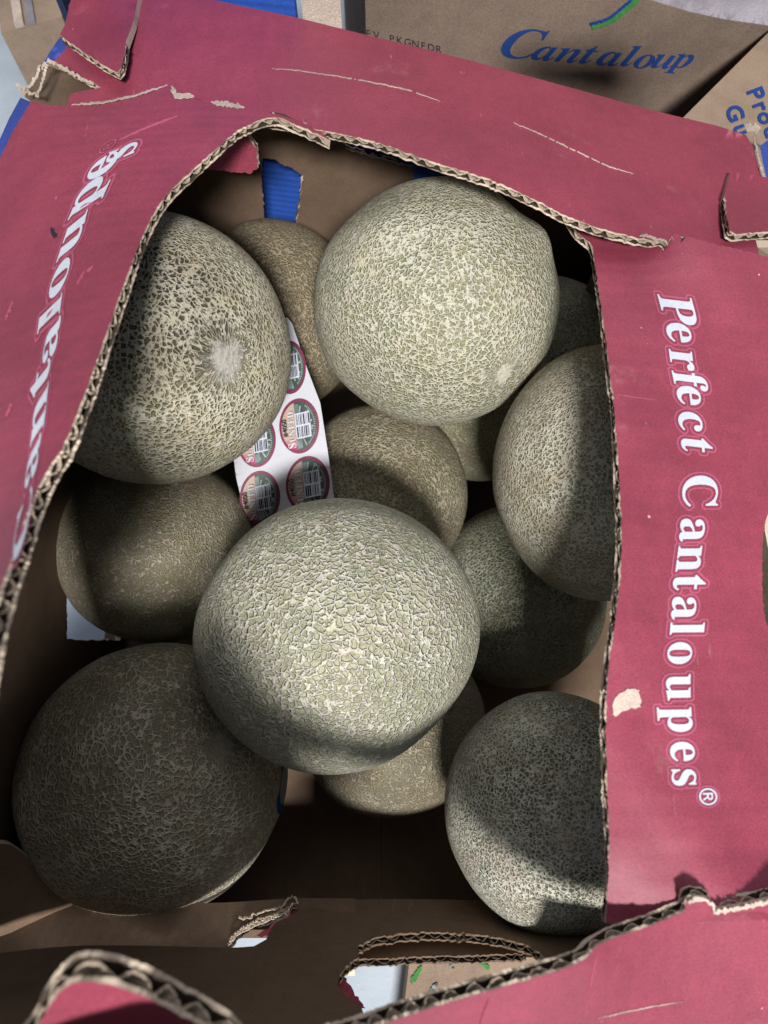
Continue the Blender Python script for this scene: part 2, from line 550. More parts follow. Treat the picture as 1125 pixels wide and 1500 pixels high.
def put_letters(name, items, surf, parent, mat, raise_=.00035, font=serif_bold, halo=None, bold=0.0, xh=.23):
    """items: (char, centre px of the x-height middle, along vector per em, up vector per em)"""
    mb = MB(); hb = MB()
    for ch, c, al, u in items:
        V, fs, bd = glyph(font(ch) if font else ch, bold)
        if not len(V): continue
        al = np.array(al, float); u = np.array(u, float); c = np.array(c, float)
        cx = (V[:, 0].min() + V[:, 0].max()) / 2
        q = c + (V[:, :1] - cx) * al + (V[:, 1:2] - xh) * u
        P = surf.P(q[:, 0], q[:, 1]) + surf.N(q[:, 0], q[:, 1]) * raise_
        flip = (al[0] * u[1] - al[1] * u[0]) > 0
        mb.add(P, [tuple(reversed(f)) if flip else f for f in fs])
        if halo:
            lo, hi, st = halo
            bp = []
            for a, b in bd:
                L = np.linalg.norm(V[a] - V[b]); k = max(2, int(L / .012))
                for j in range(k): bp.append(V[a] + (V[b] - V[a]) * j / k)
            bp = np.array(bp)
            x = np.arange(V[:, 0].min() - hi - .02, V[:, 0].max() + hi + .02, st)
            y = np.arange(V[:, 1].min() - hi - .02, V[:, 1].max() + hi + .02, st)
            X, Y = np.meshgrid(x, y)
            D = np.full(X.shape, 9.0)
            for k in range(0, len(bp), 60):
                D = np.minimum(D, np.min(np.hypot(X[..., None] - bp[k:k + 60, 0], Y[..., None] - bp[k:k + 60, 1]), axis=2))
            ok = (D > lo) & (D < hi)
            iy, ix = np.where(ok)
            n = {}
            vs, ff = [], []
            def vid(i, j):
                if (i, j) not in n:
                    n[(i, j)] = len(vs); vs.append((x[0] + (j - .5) * st, y[0] + (i - .5) * st))
                return n[(i, j)]
            for i, j in zip(iy, ix):
                f = (vid(i, j), vid(i, j + 1), vid(i + 1, j + 1), vid(i + 1, j))
                ff.append(tuple(reversed(f)) if flip else f)
            if vs:
                W = np.array(vs)
                q = c + (W[:, :1] - cx) * al + (W[:, 1:2] - xh) * u
                hb.add(surf.P(q[:, 0], q[:, 1]) + surf.N(q[:, 0], q[:, 1]) * raise_ * .55, ff)
    o = mb.build(name, mat, parent)
    if halo and hb.f: hb.build('lettering_outline', INKHALO, parent)
    return o

# ================================================================== ground
gm = MB()
gm.add([(-6, -6, .025), (6, -6, .025), (6, 6, .025), (-6, 6, .025)], [(0, 1, 2, 3)])
tag(gm.build('ground', GROUND), kind='structure')

# ================================================================== the open carton
carton = root('produce_carton', (0, .15, .03),
              'open red-flapped cardboard carton full of netted melons, lettered flaps torn at the corners', 'carton')

# ---- height fields of the four flaps
def sstep(x, a, b):
    t = np.clip((x - a) / (b - a), 0, 1); return t * t * (3 - 2 * t)

top_z = Sheet([(410, 172, .362), (500, 195, .364), (640, 238, .368), (770, 285, .370), (880, 335, .369), (950, 350, .366),
               (985, 342, .361), (1040, 365, .354), (1100, 372, .349), (79, 90, .336), (148, 128, .345), (250, 150, .350), (108, 0, .334),
               (300, 0, .350), (440, 25, .352), (640, 75, .343), (860, 135, .333), (1050, 185, .324), (1092, 197, .321), (1125, 290, .332),
               (600, 150, .360), (850, 230, .356)], seed=1)
tab_z = Sheet([(0, 0, 0), (1, 0, 0), (0, 1, 0)], rough=0,
              extra=lambda x, y: top_z.z(x, y) + .0055 + .009 * sstep(y, 5, 105) )
tabr_z = Sheet([(0, 0, 0), (1, 0, 0), (0, 1, 0)], rough=0,
               extra=lambda x, y: top_z.z(x, y) + .0052 + .007 * sstep(y, 255, 345))
left_z = Sheet([(480, 203, .361), (410, 170, .371), (310, 225, .385), (245, 285, .395), (195, 380, .410), (155, 490, .425), (95, 650, .445), (35, 770, .460),
                (0, 850, .470), (-40, 950, .480), (-70, 1300, .492), (46, 148, .364), (140, 148, .366), (248, 127, .366), (20, 180, .360), (0, 230, .357),
                (-60, 400, .360), (-150, 900, .372), (-170, 1300, .38), (110, 380, .400), (30, 620, .428)], seed=2)
right_z = Sheet([(833, 322, .350), (875, 400, .358), (902, 620, .370), (908, 780, .374), (890, 1010, .372), (890, 1240, .362), (888, 1345, .354),
                 (940, 345, .352), (990, 345, .3625), (1050, 360, .362), (1125, 380, .357), (1050, 420, .358), (1180, 700, .337), (1180, 1000, .333), (1180, 1300, .343), (1000, 1330, .358), (1125, 1330, .3605)], seed=3)
bot_z = Sheet([(1180, 1305, .362), (1125, 1318, .364), (1005, 1330, .364), (890, 1375, .371), (850, 1408, .378), (640, 1475, .394), (540, 1505, .414),
               (420, 1535, .44), (1180, 1500, .325), (1000, 1500, .335), (860, 1520, .347), (700, 1580, .352), (640, 1700, .312), (1000, 1750, .27)], seed=4)
nose_z = Sheet([(430, 1600, .43), (440, 1760, .385), (-900, 1560, .45), (-900, 1760, .40), (-330, 1560, .45), (-150, 1580, .455), (-300, 1760, .39), (70, 1470, .462), (120, 1437, .467), (230, 1465, .459), (330, 1510, .447), (100, 1560, .44), (260, 1600, .425), (60, 1740, .38), (330, 1760, .37)], seed=5, rough=.0003)

RK = (RED, KRAFT); RK2 = (RED2, KRAFT)
# ---- top flap
inner_top = cr([(380, 176), (430, 184), (500, 196), (560, 211), (640, 239), (710, 260), (770, 286), (830, 316), (880, 335), (940, 349)], 4)
tf = board('flap', [
    ([(107, -40), (102, 5), (96, 38), (97, 70)], True),
    ([(79, 89), (113, 109), (148, 128)], True),
    ([(104, 137), (92, 168), (200, 172), (300, 172)], False),
    (inner_top + [(958, 352), (972, 350), (979, 357), (984, 346)], True),
    ([(1000, 372), (1050, 392), (1109, 400)], False),
    ([(1111, 366), (1107, 352), (1150, 352), (1150, 300), (1128, 292)], False),
    ([(1117, 265), (1110, 240), (1103, 215), (1093, 198)], False),
    (cr([(1050, 184), (950, 160), (860, 135), (750, 105), (640, 76), (540, 52), (440, 27), (370, 12), (300, -3)], 3), False),
    ([(200, -40)], False)], top_z, carton, RK2, seed=11, label='top flap, plain red, torn at both ends')
board('torn_tab', [([(112, -20), (101, 12), (95, 36), (88, 50)], False), ([(88, 51), (112, 69), (140, 88), (160, 100), (172, 106), (178, 98), (183, 78), (184, 62)], True),
                   ([(196, 30), (205, -20)], False)], tab_z, tf, RK2, seed=12, edge_jit=.5)
board('torn_tab', [([(1070, 252), (1062, 284)], False), ([(1062, 286), (1065, 315), (1069, 338), (1078, 343), (1110, 340), (1150, 336)], True), ([(1155, 300), (1140, 262)], False)],
      tabr_z, tf, RK2, seed=13, edge_jit=.4)
strip('crease_crack', cr([(398, 101), (430, 103), (480, 110), (540, 120), (600, 133), (645, 149)], 5), 1.0, top_z, tf, PALEPAPER, seed=2, raise_=.0002, jit=.8, gaps=.05)
strip('crease_crack', cr([(752, 180), (790, 196), (840, 220), (890, 243), (928, 255)], 5), 1.1, top_z, tf, PALEPAPER, seed=3, raise_=.0002, jit=.8, gaps=.05)
strip('torn_fibres', [(252, 128), (258, 141), (284, 143)], 6.0, left_z, tf, PALEPAPER, seed=4, raise_=.0006, jit=1.2)
strip('torn_fibres', [(310, 151), (330, 154), (358, 158)], 5.0, left_z, tf, PALEPAPER, seed=5, raise_=.0005, jit=1.2)
strip('torn_fibres', [(105, 155), (150, 152), (200, 141), (246, 126)], 2.0, left_z, tf, PALEPAPER, seed=6, raise_=.0006, jit=.8)
strip('torn_fibres', [(1088, 190), (1098, 194), (1112, 192)], 9.0, top_z, tf, PALEPAPER, seed=7, raise_=.002, jit=1.2)
strip('torn_fibres', [(1103, 205), (1108, 230), (1117, 262), (1124, 288)], 3.0, top_z, tf, PALEPAPER, seed=8, raise_=.0012, jit=1.0)

# ---- left flap
inner_left = cr([(484, 206), (462, 195), (430, 181), (408, 172), (380, 176), (345, 194), (310, 224), (272, 258), (245, 284), (228, 308), (211, 340), (195, 380), (176, 430), (155, 490),
                 (134, 550), (114, 602), (93, 652), (68, 692), (49, 730), (33, 772), (14, 828), (-2, 870), (-25, 950), (-45, 1060), (-55, 1180), (-62, 1330)], 4)
lf = board('flap', [
    ([(46, 148), (72, 154), (100, 156), (150, 151), (200, 140), (247, 126), (262, 141)], False),
    ([(300, 149), (360, 160), (410, 168)], False), ([(440, 178), (470, 192)], False), (inner_left, True),
    ([(-170, 1330), (-165, 900), (-110, 600), (-60, 400), (0, 231), (20, 190)], False)], left_z, carton, RK, seed=21, thick=.0047,
    label='left flap, lifted towards the viewer, with upside-down white lettering')
cx = [(179, 224), (151, 244), (128, 288), (107, 346), (88, 408), (79, 455), (76, 500), (63, 552), (59, 608), (49, 678), (38, 762)]
chs = 's e p u o l a t n a C'.split()
ups = [(-88, 36), (-84, 42), (-76, 50), (-62, 50), (-54, 48), (-48, 47), (-44, 50), (-44, 56), (-42, 68), (-38, 72), (-34, 74)]
ems = [84, 98, 106, 113, 122, 120, 122, 126, 128, 130, 135]
tan = []
for i in range(len(cx)):
    a = np.array(cx[max(i - 1, 0)], float); b = np.array(cx[min(i + 1, len(cx) - 1)], float)
    d = a - b; d /= np.linalg.norm(d); tan.append(d)
tan[0] = np.array((.40, -.92)); tan[1] = np.array((.42, -.91)); ems[0] = 62; ems[1] = 88
its = [(c, p, t * e, u) for c, p, t, u, e in zip(chs, cx, tan, ups, ems)]
put_letters('lettering', its, left_z, lf, INKWHITE, halo=(.045, .085, .012), bold=.006)
put_letters('registered_mark', [('®', (159, 216), (11, -24), (-33, 15))], left_z, lf, INKHALO, font=None, xh=.35, raise_=.0006)
patch('ink_smudge', [(75, 333), (80, 336), (84, 347), (79, 350), (75, 343)], left_z, lf, INKBLACK, seed=3, jit=.8)
for k, (a, b) in enumerate([((113, 417), (124, 398)), ((128, 398), (136, 390)), ((8, 470), (20, 440)), ((9, 610), (18, 590)), ((81, 292), (84, 288))]):
    strip('scuff', [a, b], 2.2, left_z, lf, INKHALO, seed=30 + k, raise_=.0003)
strip('scuff', cr([(175, 205), (215, 187), (260, 170)], 4), 2.2, left_z, lf, INKHALO, seed=36, raise_=.0002)

# ---- right flap
inner_right = cr([(833, 322), (846, 341), (866, 358), (871, 380), (878, 430), (885, 480), (894, 550), (899, 590), (903, 640), (908, 710), (911, 780), (909, 840), (904, 890), (897, 940), (891, 985),
                  (889, 1020), (888, 1080), (890, 1160), (893, 1240), (890, 1300), (887, 1352)], 4)
rf = board('flap', [
    (inner_right, True), ([(1000, 1352), (1190, 1345), (1190, 940)], False),
    (cr([(1132, 938), (1121, 905), (1117, 860), (1117, 800), (1122, 762), (1132, 738)], 4), True),
    ([(1190, 735), (1190, 392)], False), ([(1150, 381), (1125, 376), (1050, 358), (1020, 350), (985, 341), (981, 354)], True), ([(940, 345), (860, 322)], False)],
    right_z, carton, RK, seed=31, label='right flap with white sideways lettering')
P_ = [('P', 452, 968, 73), ('e', 486, 977, 73), ('r', 526, 981, 72), ('f', 556, 986, 71), ('e', 578, 992, 71), ('c', 616, 994, 71), ('t', 650, 998, 71),
      ('C', 720, 1000, 73), ('a', 777, 996, 74), ('n', 819, 991, 74), ('t', 854, 986, 74), ('a', 891, 984, 73), ('l', 921, 981, 73), ('o', 957, 978, 73),
      ('u', 1007, 976, 74), ('p', 1054, 978, 74), ('e', 1101, 982, 73), ('s', 1139, 984, 73)]
its = []
for i, (c, y, bx, em) in enumerate(P_):
    a, b = P_[max(0, i - 1)], P_[min(len(P_) - 1, i + 1)]
    t = np.array([b[2] - a[2], b[1] - a[1]], float); t /= np.linalg.norm(t)
    u = np.array([1.0, .12 if i < 7 else -.01]) * em
    its.append((c, np.array([bx, y], float) + .23 * u, t * em * .98, u))
put_letters('lettering', its, right_z, rf, INKWHITE, halo=(.05, .085, .010), bold=.004)
put_letters('registered_mark', [('®', (1036, 1167), (3, 34), (36, -1))], right_z, rf, INKWHITE, font=None, xh=.35, raise_=.0004, bold=.006, halo=(.06, .12, .02))
patch('torn_patch', [(897, 1030), (906, 1016), (918, 1009), (936, 1010), (937, 1022), (938, 1036), (925, 1037), (910, 1042), (900, 1050), (897, 1046)], right_z, rf, PALEPAPER, seed=5, jit=1.2, raise_=.0004)
strip('crease_crack', [(903, 578), (930, 582), (960, 586)], 1.2, right_z, rf, INKHALO, seed=6, raise_=.0002)
strip('torn_fibres', [(936, 348), (948, 347), (960, 352), (974, 355)], 3.0, top_z, rf, PALEPAPER, seed=61, raise_=.0008, jit=1.2)

# ---- bottom flap
inner_bot = cr([(1003, 1335), (950, 1357), (895, 1376), (872, 1388), (852, 1408), (800, 1427), (720, 1450), (640, 1474), (570, 1497), (520, 1516), (440, 1540), (380, 1560)], 4)
bf = board('flap', [
    ([(1190, 1302), (1125, 1318), (1085, 1326), (1045, 1333)], True), ([(1044, 1324), (1035, 1316), (1018, 1313), (1006, 1319)], True), (inner_bot, True),
    ([(380, 1585), (620, 1560), (860, 1545), (1190, 1545)], False)], bot_z, carton, RK2, seed=41, thick=.0048, label='bottom flap, nearest the viewer, plain red')
strip('torn_fibres', [(1180, 1304), (1125, 1317), (1085, 1326), (1045, 1333), (1043, 1322), (1032, 1315), (1018, 1313), (1006, 1320)], 4.5, bot_z, bf, PALEPAPER, seed=8, raise_=.0009, jit=1.2, taper=False)
strip('crease_crack', [(875, 1491), (905, 1484), (960, 1473), (1004, 1466)], 1.2, bot_z, bf, PALEPAPER, seed=9, raise_=.0002, jit=.8, gaps=.05)
strip('crease_crack', [(875, 1395), (868, 1425), (862, 1450)], 1.2, bot_z, bf, INKHALO, seed=10, raise_=.0002)
strip('crease_crack', [(716, 1462), (707, 1485), (702, 1500)], 1.0, bot_z, bf, S_MAROON, seed=12, raise_=.0002)
nose = cr([(-420, 1560), (-200, 1570), (-100, 1590), (0, 1565), (40, 1530), (62, 1492), (82, 1460), (108, 1440), (150, 1440), (200, 1455), (260, 1485), (325, 1522), (360, 1560)], 5)  # ends out of view are lengthened to shade the corner and melons
board('torn_tab', [(nose, True), ([(430, 1600), (440, 1760), (30, 1720), (-200, 1690), (-420, 1680)], False)], nose_z, bf, RK2, seed=42, thick=.0066, lam=.0105, label='raised torn end of the bottom flap, close to the viewer, lengthened out of view to cast shade')

# ---- hanging torn tab at the top left, under the top flap
hang_z = Sheet([(300, 235, .340), (375, 205, .348), (372, 250, .330), (300, 170, .356), (330, 252, .328)], rough=.0003)
board('torn_tab', [([(270, 235), (300, 165), (350, 165)], False), ([(366, 205), (376, 222), (378, 246), (366, 255), (335, 251), (300, 248)], True), ([(284, 246)], False)],
      hang_z, tf, RK2, seed=14)

# ---- walls
top_wall = Plane((-.046, .405, .3), (.17, -1, 0))
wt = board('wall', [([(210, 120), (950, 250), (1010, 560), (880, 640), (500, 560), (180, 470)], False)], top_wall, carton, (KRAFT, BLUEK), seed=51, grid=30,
           holes=[[(384, 232), (402, 233), (410, 240), (420, 243), (444, 256), (440, 290), (433, 342), (425, 343), (388, 334), (384, 280)],
                  [(495, 204), (560, 212), (640, 240), (706, 262), (704, 275), (640, 254), (570, 236), (515, 222)],
                  [(746, 306), (764, 320), (760, 330), (744, 316)]], label='far inner wall with torn slots showing blue')
lw = Plane((-.205, .40, .2), (1, .04, 0))
lwp = Plane((-.2135, .12, .1), (1, -.045, -.05))
def px_of(P):
    v = np.array(P, float) - CAM; d = v @ FW
    return (562.5 + F * (v @ RT) / d, 750 - F * (v @ UP) / d)
def lw_at(y, z): return px_of((-.2135 + .045 * (y - .12) + .05 * (z - .1), y, z))
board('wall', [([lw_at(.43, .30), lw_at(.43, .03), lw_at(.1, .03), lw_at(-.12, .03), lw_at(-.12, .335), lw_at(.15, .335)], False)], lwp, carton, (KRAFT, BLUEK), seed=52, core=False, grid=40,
      holes=[[(98, 838), (180, 838), (176, 938), (130, 938), (98, 936)]], label='left inner wall with a vent slot')
m = MB()
m.box((.208, -.10, .03), (.0044, 0, 0), (-.004, .44, 0), (0, 0, .245))
m.build('wall', KEDGE, carton)
m = MB()
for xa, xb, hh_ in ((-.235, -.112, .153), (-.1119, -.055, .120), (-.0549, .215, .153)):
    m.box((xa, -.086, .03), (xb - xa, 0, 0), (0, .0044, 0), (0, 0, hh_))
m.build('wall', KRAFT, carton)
# floor flaps with a seam
for x0, x1 in ((-.235, -.0028), (-.0022, .212)):
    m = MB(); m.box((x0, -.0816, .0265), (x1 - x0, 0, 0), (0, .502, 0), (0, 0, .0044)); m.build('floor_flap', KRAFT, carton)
# near wall, buckled inwards, with the hand hole
b_z = Sheet([(600, 1320, .180), (437, 1326, .190), (890, 1342, .195), (250, 1385, .215), (0, 1397, .225), (600, 1450, .275), (250, 1450, .32), (0, 1500, .35), (800, 1400, .255),
             (450, 1500, .325), (600, 1540, .32), (900, 1400, .27), (390, 1385, .235), (450, 1400, .245)], rough=.0008, seed=9)
b_top = cr([(-120, 1412), (0, 1396), (100, 1386), (200, 1385), (330, 1388), (372, 1386)], 4)
b_top2 = cr([(390, 1376), (396, 1362), (406, 1350), (424, 1343), (437, 1334), (437, 1322)], 3)
b_top3 = cr([(480, 1318), (600, 1317), (700, 1319), (790, 1325), (840, 1340), (900, 1362), (960, 1385)], 4)
hole = [(524, 1386), (548, 1374), (590, 1367), (640, 1365), (690, 1368), (735, 1374), (770, 1384), (790, 1394)]
board('wall', [(b_top, False), (b_top2, True), (b_top3, False), ([(950, 1395), (880, 1425), (832, 1440), (812, 1420)], False), (hole[::-1] + [(526, 1402), (512, 1410), (498, 1428), (495, 1443), (506, 1458), (530, 1476), (545, 1520)], True), ([(545, 1580), (300, 1600), (-120, 1600), (-400, 1600), (-400, 1430)], False)],
      b_z, carton, (KRAFT, KRAFT), seed=53, emats=[KRAFT, CORESHADE, CORESHADE], grid=22, label='near inner wall, buckled, with a torn hand hole')
a_z = Sheet([(100, 1320, .185), (435, 1318, .188), (100, 1400, .212), (435, 1400, .216), (260, 1360, .2)], rough=.0008, seed=4)
torn = [(334, 1386), (345, 1370), (365, 1355), (395, 1345), (420, 1334), (428, 1322), (436, 1322), (438, 1335), (425, 1350), (425, 1400), (334, 1400)]
aw = board('inner_panel', [(cr([(-160, 1324), (60, 1322), (200, 1324), (330, 1322), (428, 1316), (520, 1316)], 4), False), ([(520, 1420), (60, 1420), (-160, 1424)], False)], a_z, carton, (KRAFT, RED), seed=54, holes=[torn], grid=25)
strip('torn_fibres', [(352, 1352), (360, 1352), (390, 1341), (415, 1335), (424, 1322), (432, 1320), (437, 1330)], 2.2, a_z, aw, KEDGE, seed=15, raise_=.003, jit=1.0, taper=False, step=2)
strip('torn_fibres', [(334, 1386), (346, 1372), (372, 1358), (400, 1347), (424, 1336)], 2.6, a_z, aw, KEDGE, seed=16, raise_=.001, jit=1.0, taper=False, step=2)
strip('torn_fibres', [(338, 1380), (352, 1366), (378, 1352), (404, 1343), (430, 1331)], 2.0, a_z, aw, FLUTE, seed=19, raise_=.002, jit=1.0, taper=False, step=2)
pz = Sheet([(330, 1330, .15), (440, 1330, .155), (380, 1372, .165)], rough=0)
patch('torn_liner', [(372, 1372), (392, 1362), (405, 1348), (430, 1335), (446, 1330), (446, 1372), (410, 1371)], pz, aw, RED, seed=17)
# dark strip folded out of the hand hole
h_z = Sheet([(520, 1370, .195), (760, 1370, .20), (520, 1402, .21), (760, 1400, .215)], rough=.0006)
board('hand_hole_tab', [([(515, 1360), (640, 1355), (770, 1362)], False), ([(770, 1396), (735, 1398), (660, 1400), (560, 1404), (515, 1404)], True)], h_z, carton, (KRAFT, KRAFT), seed=55, emats=[KRAFT, CORESHADE, CORESHADE])
h2 = Sheet([(490, 1430, .245), (532, 1472, .262), (500, 1480, .262)], rough=0)
patch('torn_liner', [(490, 1425), (503, 1428), (516, 1448), (536, 1478), (500, 1480)], h2, carton, RED, seed=18)
# loose corner panel at the lower left
c_z = Sheet([(0, 1225, .23), (20, 1240, .22), (112, 1330, .185), (110, 1385, .18), (0, 1400, .195), (-60, 1230, .25), (60, 1270, .205)], rough=.0008, seed=8)
board('corner_panel', [(cr([(-70, 1236), (0, 1236), (22, 1242), (60, 1274), (92, 1304), (110, 1335), (112, 1368), (104, 1388)], 4), False), ([(60, 1410), (-70, 1430)], False)],
      c_z, carton, (KRAFT, KRAFT), seed=56, grid=22)
# blue outer rim seen past the hinges
rim1 = Sheet([(46, 148, .358), (30, 143, .347), (20, 185, .353), (0, 231, .351), (0, 203, .343), (-60, 400, .355), (-90, 380, .34)], rough=.0003)
board('rim', [([(30, 143), (48, 150), (37, 172), (10, 215), (0, 232), (-60, 402), (-110, 390), (-30, 260), (0, 203), (14, 172)], False)], rim1, carton, (BLUEK, KRAFT), seed=57, core=False)
rim2 = Sheet([(87, 58, .327), (97, 74, .33), (66, 88, .318), (80, 91, .33), (60, 80, .31)], rough=.0002)
board('rim', [([(88, 54), (100, 72), (79, 91), (64, 92), (74, 74)], False)], rim2, carton, (BLUEK, KRAFT), seed=58, core=False, grid=9)
rim3 = Sheet([(1112, 215, .312), (1130, 205, .30), (1128, 295, .322), (1180, 300, .30)], rough=.0002)
board('rim', [([(1113, 214), (1126, 204), (1180, 240), (1180, 305), (1130, 296), (1121, 255)], False)], rim3, carton, (BLUEK, KRAFT), seed=59, core=False)
# torn corner: brown inside and frayed liners
kz = Sheet([(69, 104, .322), (130, 128, .326), (55, 146, .335), (92, 158, .335), (40, 140, .33)], rough=.0004)
board('corner_panel', [([(60, 92), (112, 112), (152, 132), (110, 160), (50, 152), (36, 142)], False)], kz, carton, (KRAFT, KRAFT), seed=60, core=False)
kz2 = Sheet([(66, 92, .338), (30, 140, .345), (60, 140, .345), (100, 100, .338)], rough=.0003)
for k, ln in enumerate([[(67, 93), (58, 106), (48, 124), (34, 140)], [(70, 98), (66, 112), (62, 128), (54, 146)], [(60, 100), (56, 118), (44, 134)], [(30, 136), (44, 142), (60, 147)], [(72, 96), (92, 106), (120, 124), (140, 131)], [(28, 134), (34, 139), (40, 141)]]):
    strip('torn_fibres', ln, 3.2, kz2, carton, KEDGE, seed=70 + k, raise_=.0006 + .0006 * k, jit=1.2, taper=False, step=2)

# ================================================================== melons
def melon_mat(name, scale=21, ridge=(.47, .43, .335), pit=(.13, .135, .062), tint=(.42, .36, .20), width=.13, fine=.55, squig=.26,
              scar=.14, scarcol=(.50, .47, .42), stem=0.0, dirt=None, disp=.011, seed=0.0, brown=.0, bare=.25, tan=(.36, .30, .21)):
    m, nt, b = new_mat(name)
    g = NG(nt)
    co0 = g.n('ShaderNodeTexCoord').outputs['Object']
    co = g.vmath('ADD', co0, (seed * 3.1, seed * 1.7, seed * 2.3)).outputs[0]
    w1 = g.vmath('SUBTRACT', g.noise(co, scale * .55, 2, .5, color=True), (.5, .5, .5)).outputs[0]
    w2 = g.vmath('SUBTRACT', g.noise(co, scale * 1.7, 1, .5, color=True), (.5, .5, .5)).outputs[0]
    w0 = g.vmath('SUBTRACT', g.noise(co, 2.2, 2, .5, color=True), (.5, .5, .5)).outputs[0]
    wv = g.vmath('ADD', g.vmath('SCALE', w1, scale=squig * 4.6 / scale).outputs[0], g.vmath('SCALE', w2, scale=squig * 2.2 / scale).outputs[0]).outputs[0]
    wv = g.vmath('ADD', wv, g.vmath('SCALE', w0, scale=.16).outputs[0]).outputs[0]
    p = g.vmath('ADD', co, wv).outputs[0]
    mp = g.n('ShaderNodeMapping'); mp.inputs['Scale'].default_value = (1, 1, 1.25); g.link(p, mp.inputs[0])
    p = mp.outputs[0]
    # polar coordinates round the blossom scar (local +Z)
    sx = g.n('ShaderNodeSeparateXYZ'); g.link(co0, sx.inputs[0])
    X, Y, Z = sx.outputs
    rr = g.math('SQRT', g.math('ADD', g.math('MULTIPLY', X, X), g.math('MULTIPLY', Y, Y)))
    ang = g.math('ARCTAN2', Y, X)
    jag = g.noise(co, 16, 3, .6)
    front = g.math('GREATER_THAN', Z, 0.0)
    def polar(r0, up):
        pol = g.n('ShaderNodeCombineXYZ')
        g.link(g.math('MULTIPLY', g.math('COSINE', ang), g.math('ADD', g.math('MULTIPLY', rr, .22), .62)), pol.inputs[0])
        g.link(g.math('MULTIPLY', g.math('SINE', ang), g.math('ADD', g.math('MULTIPLY', rr, .22), .62)), pol.inputs[1])
        g.link(g.math('MULTIPLY', rr, .75), pol.inputs[2])
        pv = g.vmath('ADD', pol.outputs[0], g.vmath('SCALE', w1, scale=.05).outputs[0]).outputs[0]
        z = g.smooth(g.math('ADD', rr, g.math('MULTIPLY', g.math('SUBTRACT', jag, .5), .3)), r0 * 1.0, r0 * 1.9, 1, 0)
        return pv, g.math('MULTIPLY', z, front)
    lowf = g.noise(co, 2.3, 3, .55)
    lowg = g.noise(co, 3.7, 3, .55)
    e1 = g.voro(p, scale)
    e2 = g.voro(p, scale * 2.0)
    wn = g.noise(co, scale * .7, 2)
    wd = g.math('ADD', g.smooth(lowf, .3, .7, width * 1.0, width * 1.3), g.math('MULTIPLY', g.math('SUBTRACT', wn, .5), width * .7))
    ridge_h = g.smooth(e1, g.math('MULTIPLY', wd, .2), g.math('MULTIPLY', wd, 1.9), 1, 0)
    if scar:
        pv, pz = polar(scar, True)
        e3 = g.voro(pv, 15)
        r3 = g.smooth(e3, .05, .17, 1, 0)
        ridge_h = g.math('ADD', g.math('MULTIPLY', ridge_h, g.math('SUBTRACT', 1.0, pz)), g.math('MULTIPLY', r3, pz))
    fine_h = g.math('MULTIPLY', g.smooth(e2, .02, .15, 1, 0), g.smooth(lowg, .3, .7, fine * .3, fine * .75))
    gr = g.noise(co, 120, 4, .7)
    h = g.math('MAXIMUM', ridge_h, fine_h)
    h = g.math('MULTIPLY', h, g.smooth(wn, .25, .75, .85, 1.1))
    barem = g.smooth(lowg, .62, .78, 0, bare)
    h = g.math('MULTIPLY', h, g.math('SUBTRACT', 1.0, barem))
    # colours
    rc = g.mix(g.smooth(lowg, .38, .66), ridge, tan)
    rc = g.mix(g.smooth(g.noise(co, 5.5, 4, .6), .54, .75, 0, .55), rc, tint)
    pc = g.mix(g.smooth(lowf, .35, .65), pit, tuple(.55 * a + .45 * b_ for a, b_ in zip(pit, tint)))
    pc = g.mix(g.smooth(g.noise(co, scale * .9, 1), .45, .7, 0, .6), pc, (.20, .215, .10))
    c = g.mix(g.smooth(h, .12, .55), pc, rc)
    c = g.mix(g.smooth(gr, .52, .75, 0, .35), c, (.62, .56, .46))
    if brown:
        c = g.mix(g.smooth(g.noise(co, 1.7, 3), .3, .7, brown * .6, brown), c, (.235, .165, .098))
        c2 = g.mix(g.smooth(h, .15, .7), (.11, .085, .045), (.34, .265, .175))
        c = g.mix(brown * .8, c, c2)
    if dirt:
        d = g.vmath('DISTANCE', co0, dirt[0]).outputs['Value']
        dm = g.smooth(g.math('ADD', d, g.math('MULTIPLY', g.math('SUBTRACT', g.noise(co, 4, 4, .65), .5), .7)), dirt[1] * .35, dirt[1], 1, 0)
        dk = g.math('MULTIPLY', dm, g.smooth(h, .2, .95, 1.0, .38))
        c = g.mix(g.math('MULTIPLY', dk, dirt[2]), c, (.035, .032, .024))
    # brown rusty blotches and pale scabs
    bl = g.smooth(g.noise(co, 3.1, 5, .7), .66, .76, 0, .5)
    c = g.mix(bl, c, (.38, .24, .13))
    sc = g.smooth(g.noise(g.vmath('ADD', co, (9, 2, 4)).outputs[0], 6.5, 2, .5), .74, .78, 0, .75)
    c = g.mix(sc, c, (.62, .60, .56))
    if scar:
        bd = g.math('ADD', rr, g.math('MULTIPLY', g.math('SUBTRACT', g.noise(co, 9, 5, .7), .5), scar * 2.4))
        bm = g.math('MULTIPLY', g.smooth(bd, scar * .5, scar * 1.2, 1, 0), front)
        spot = g.mix(g.smooth(g.noise(co, 14, 5, .75), .52, .72), scarcol, tuple(x * .78 for x in scarcol))
        spot = g.mix(g.smooth(g.noise(co, 22, 3, .6), .58, .70, 0, .6), spot, (.44, .27, .13))
        spot = g.mix(g.smooth(g.voro(co, 26), .0, .05, .5, 0), spot, (.22, .21, .19))
        c = g.mix(g.math('MULTIPLY', bm, .7), c, spot)
        h = g.math('ADD', g.math('MULTIPLY', h, g.math('SUBTRACT', 1.0, bm)), g.math('MULTIPLY', bm, g.math('ADD', .72, g.math('MULTIPLY', g.math('SUBTRACT', g.noise(co, 30, 3), .5), .7))))
    g.link(c, b.inputs['Base Color'])
    b.inputs['Roughness'].default_value = .72
    b.inputs['Specular IOR Level'].default_value = .22
    hh = g.math('ADD', h, g.math('MULTIPLY', g.math('SUBTRACT', gr, .5), .22))
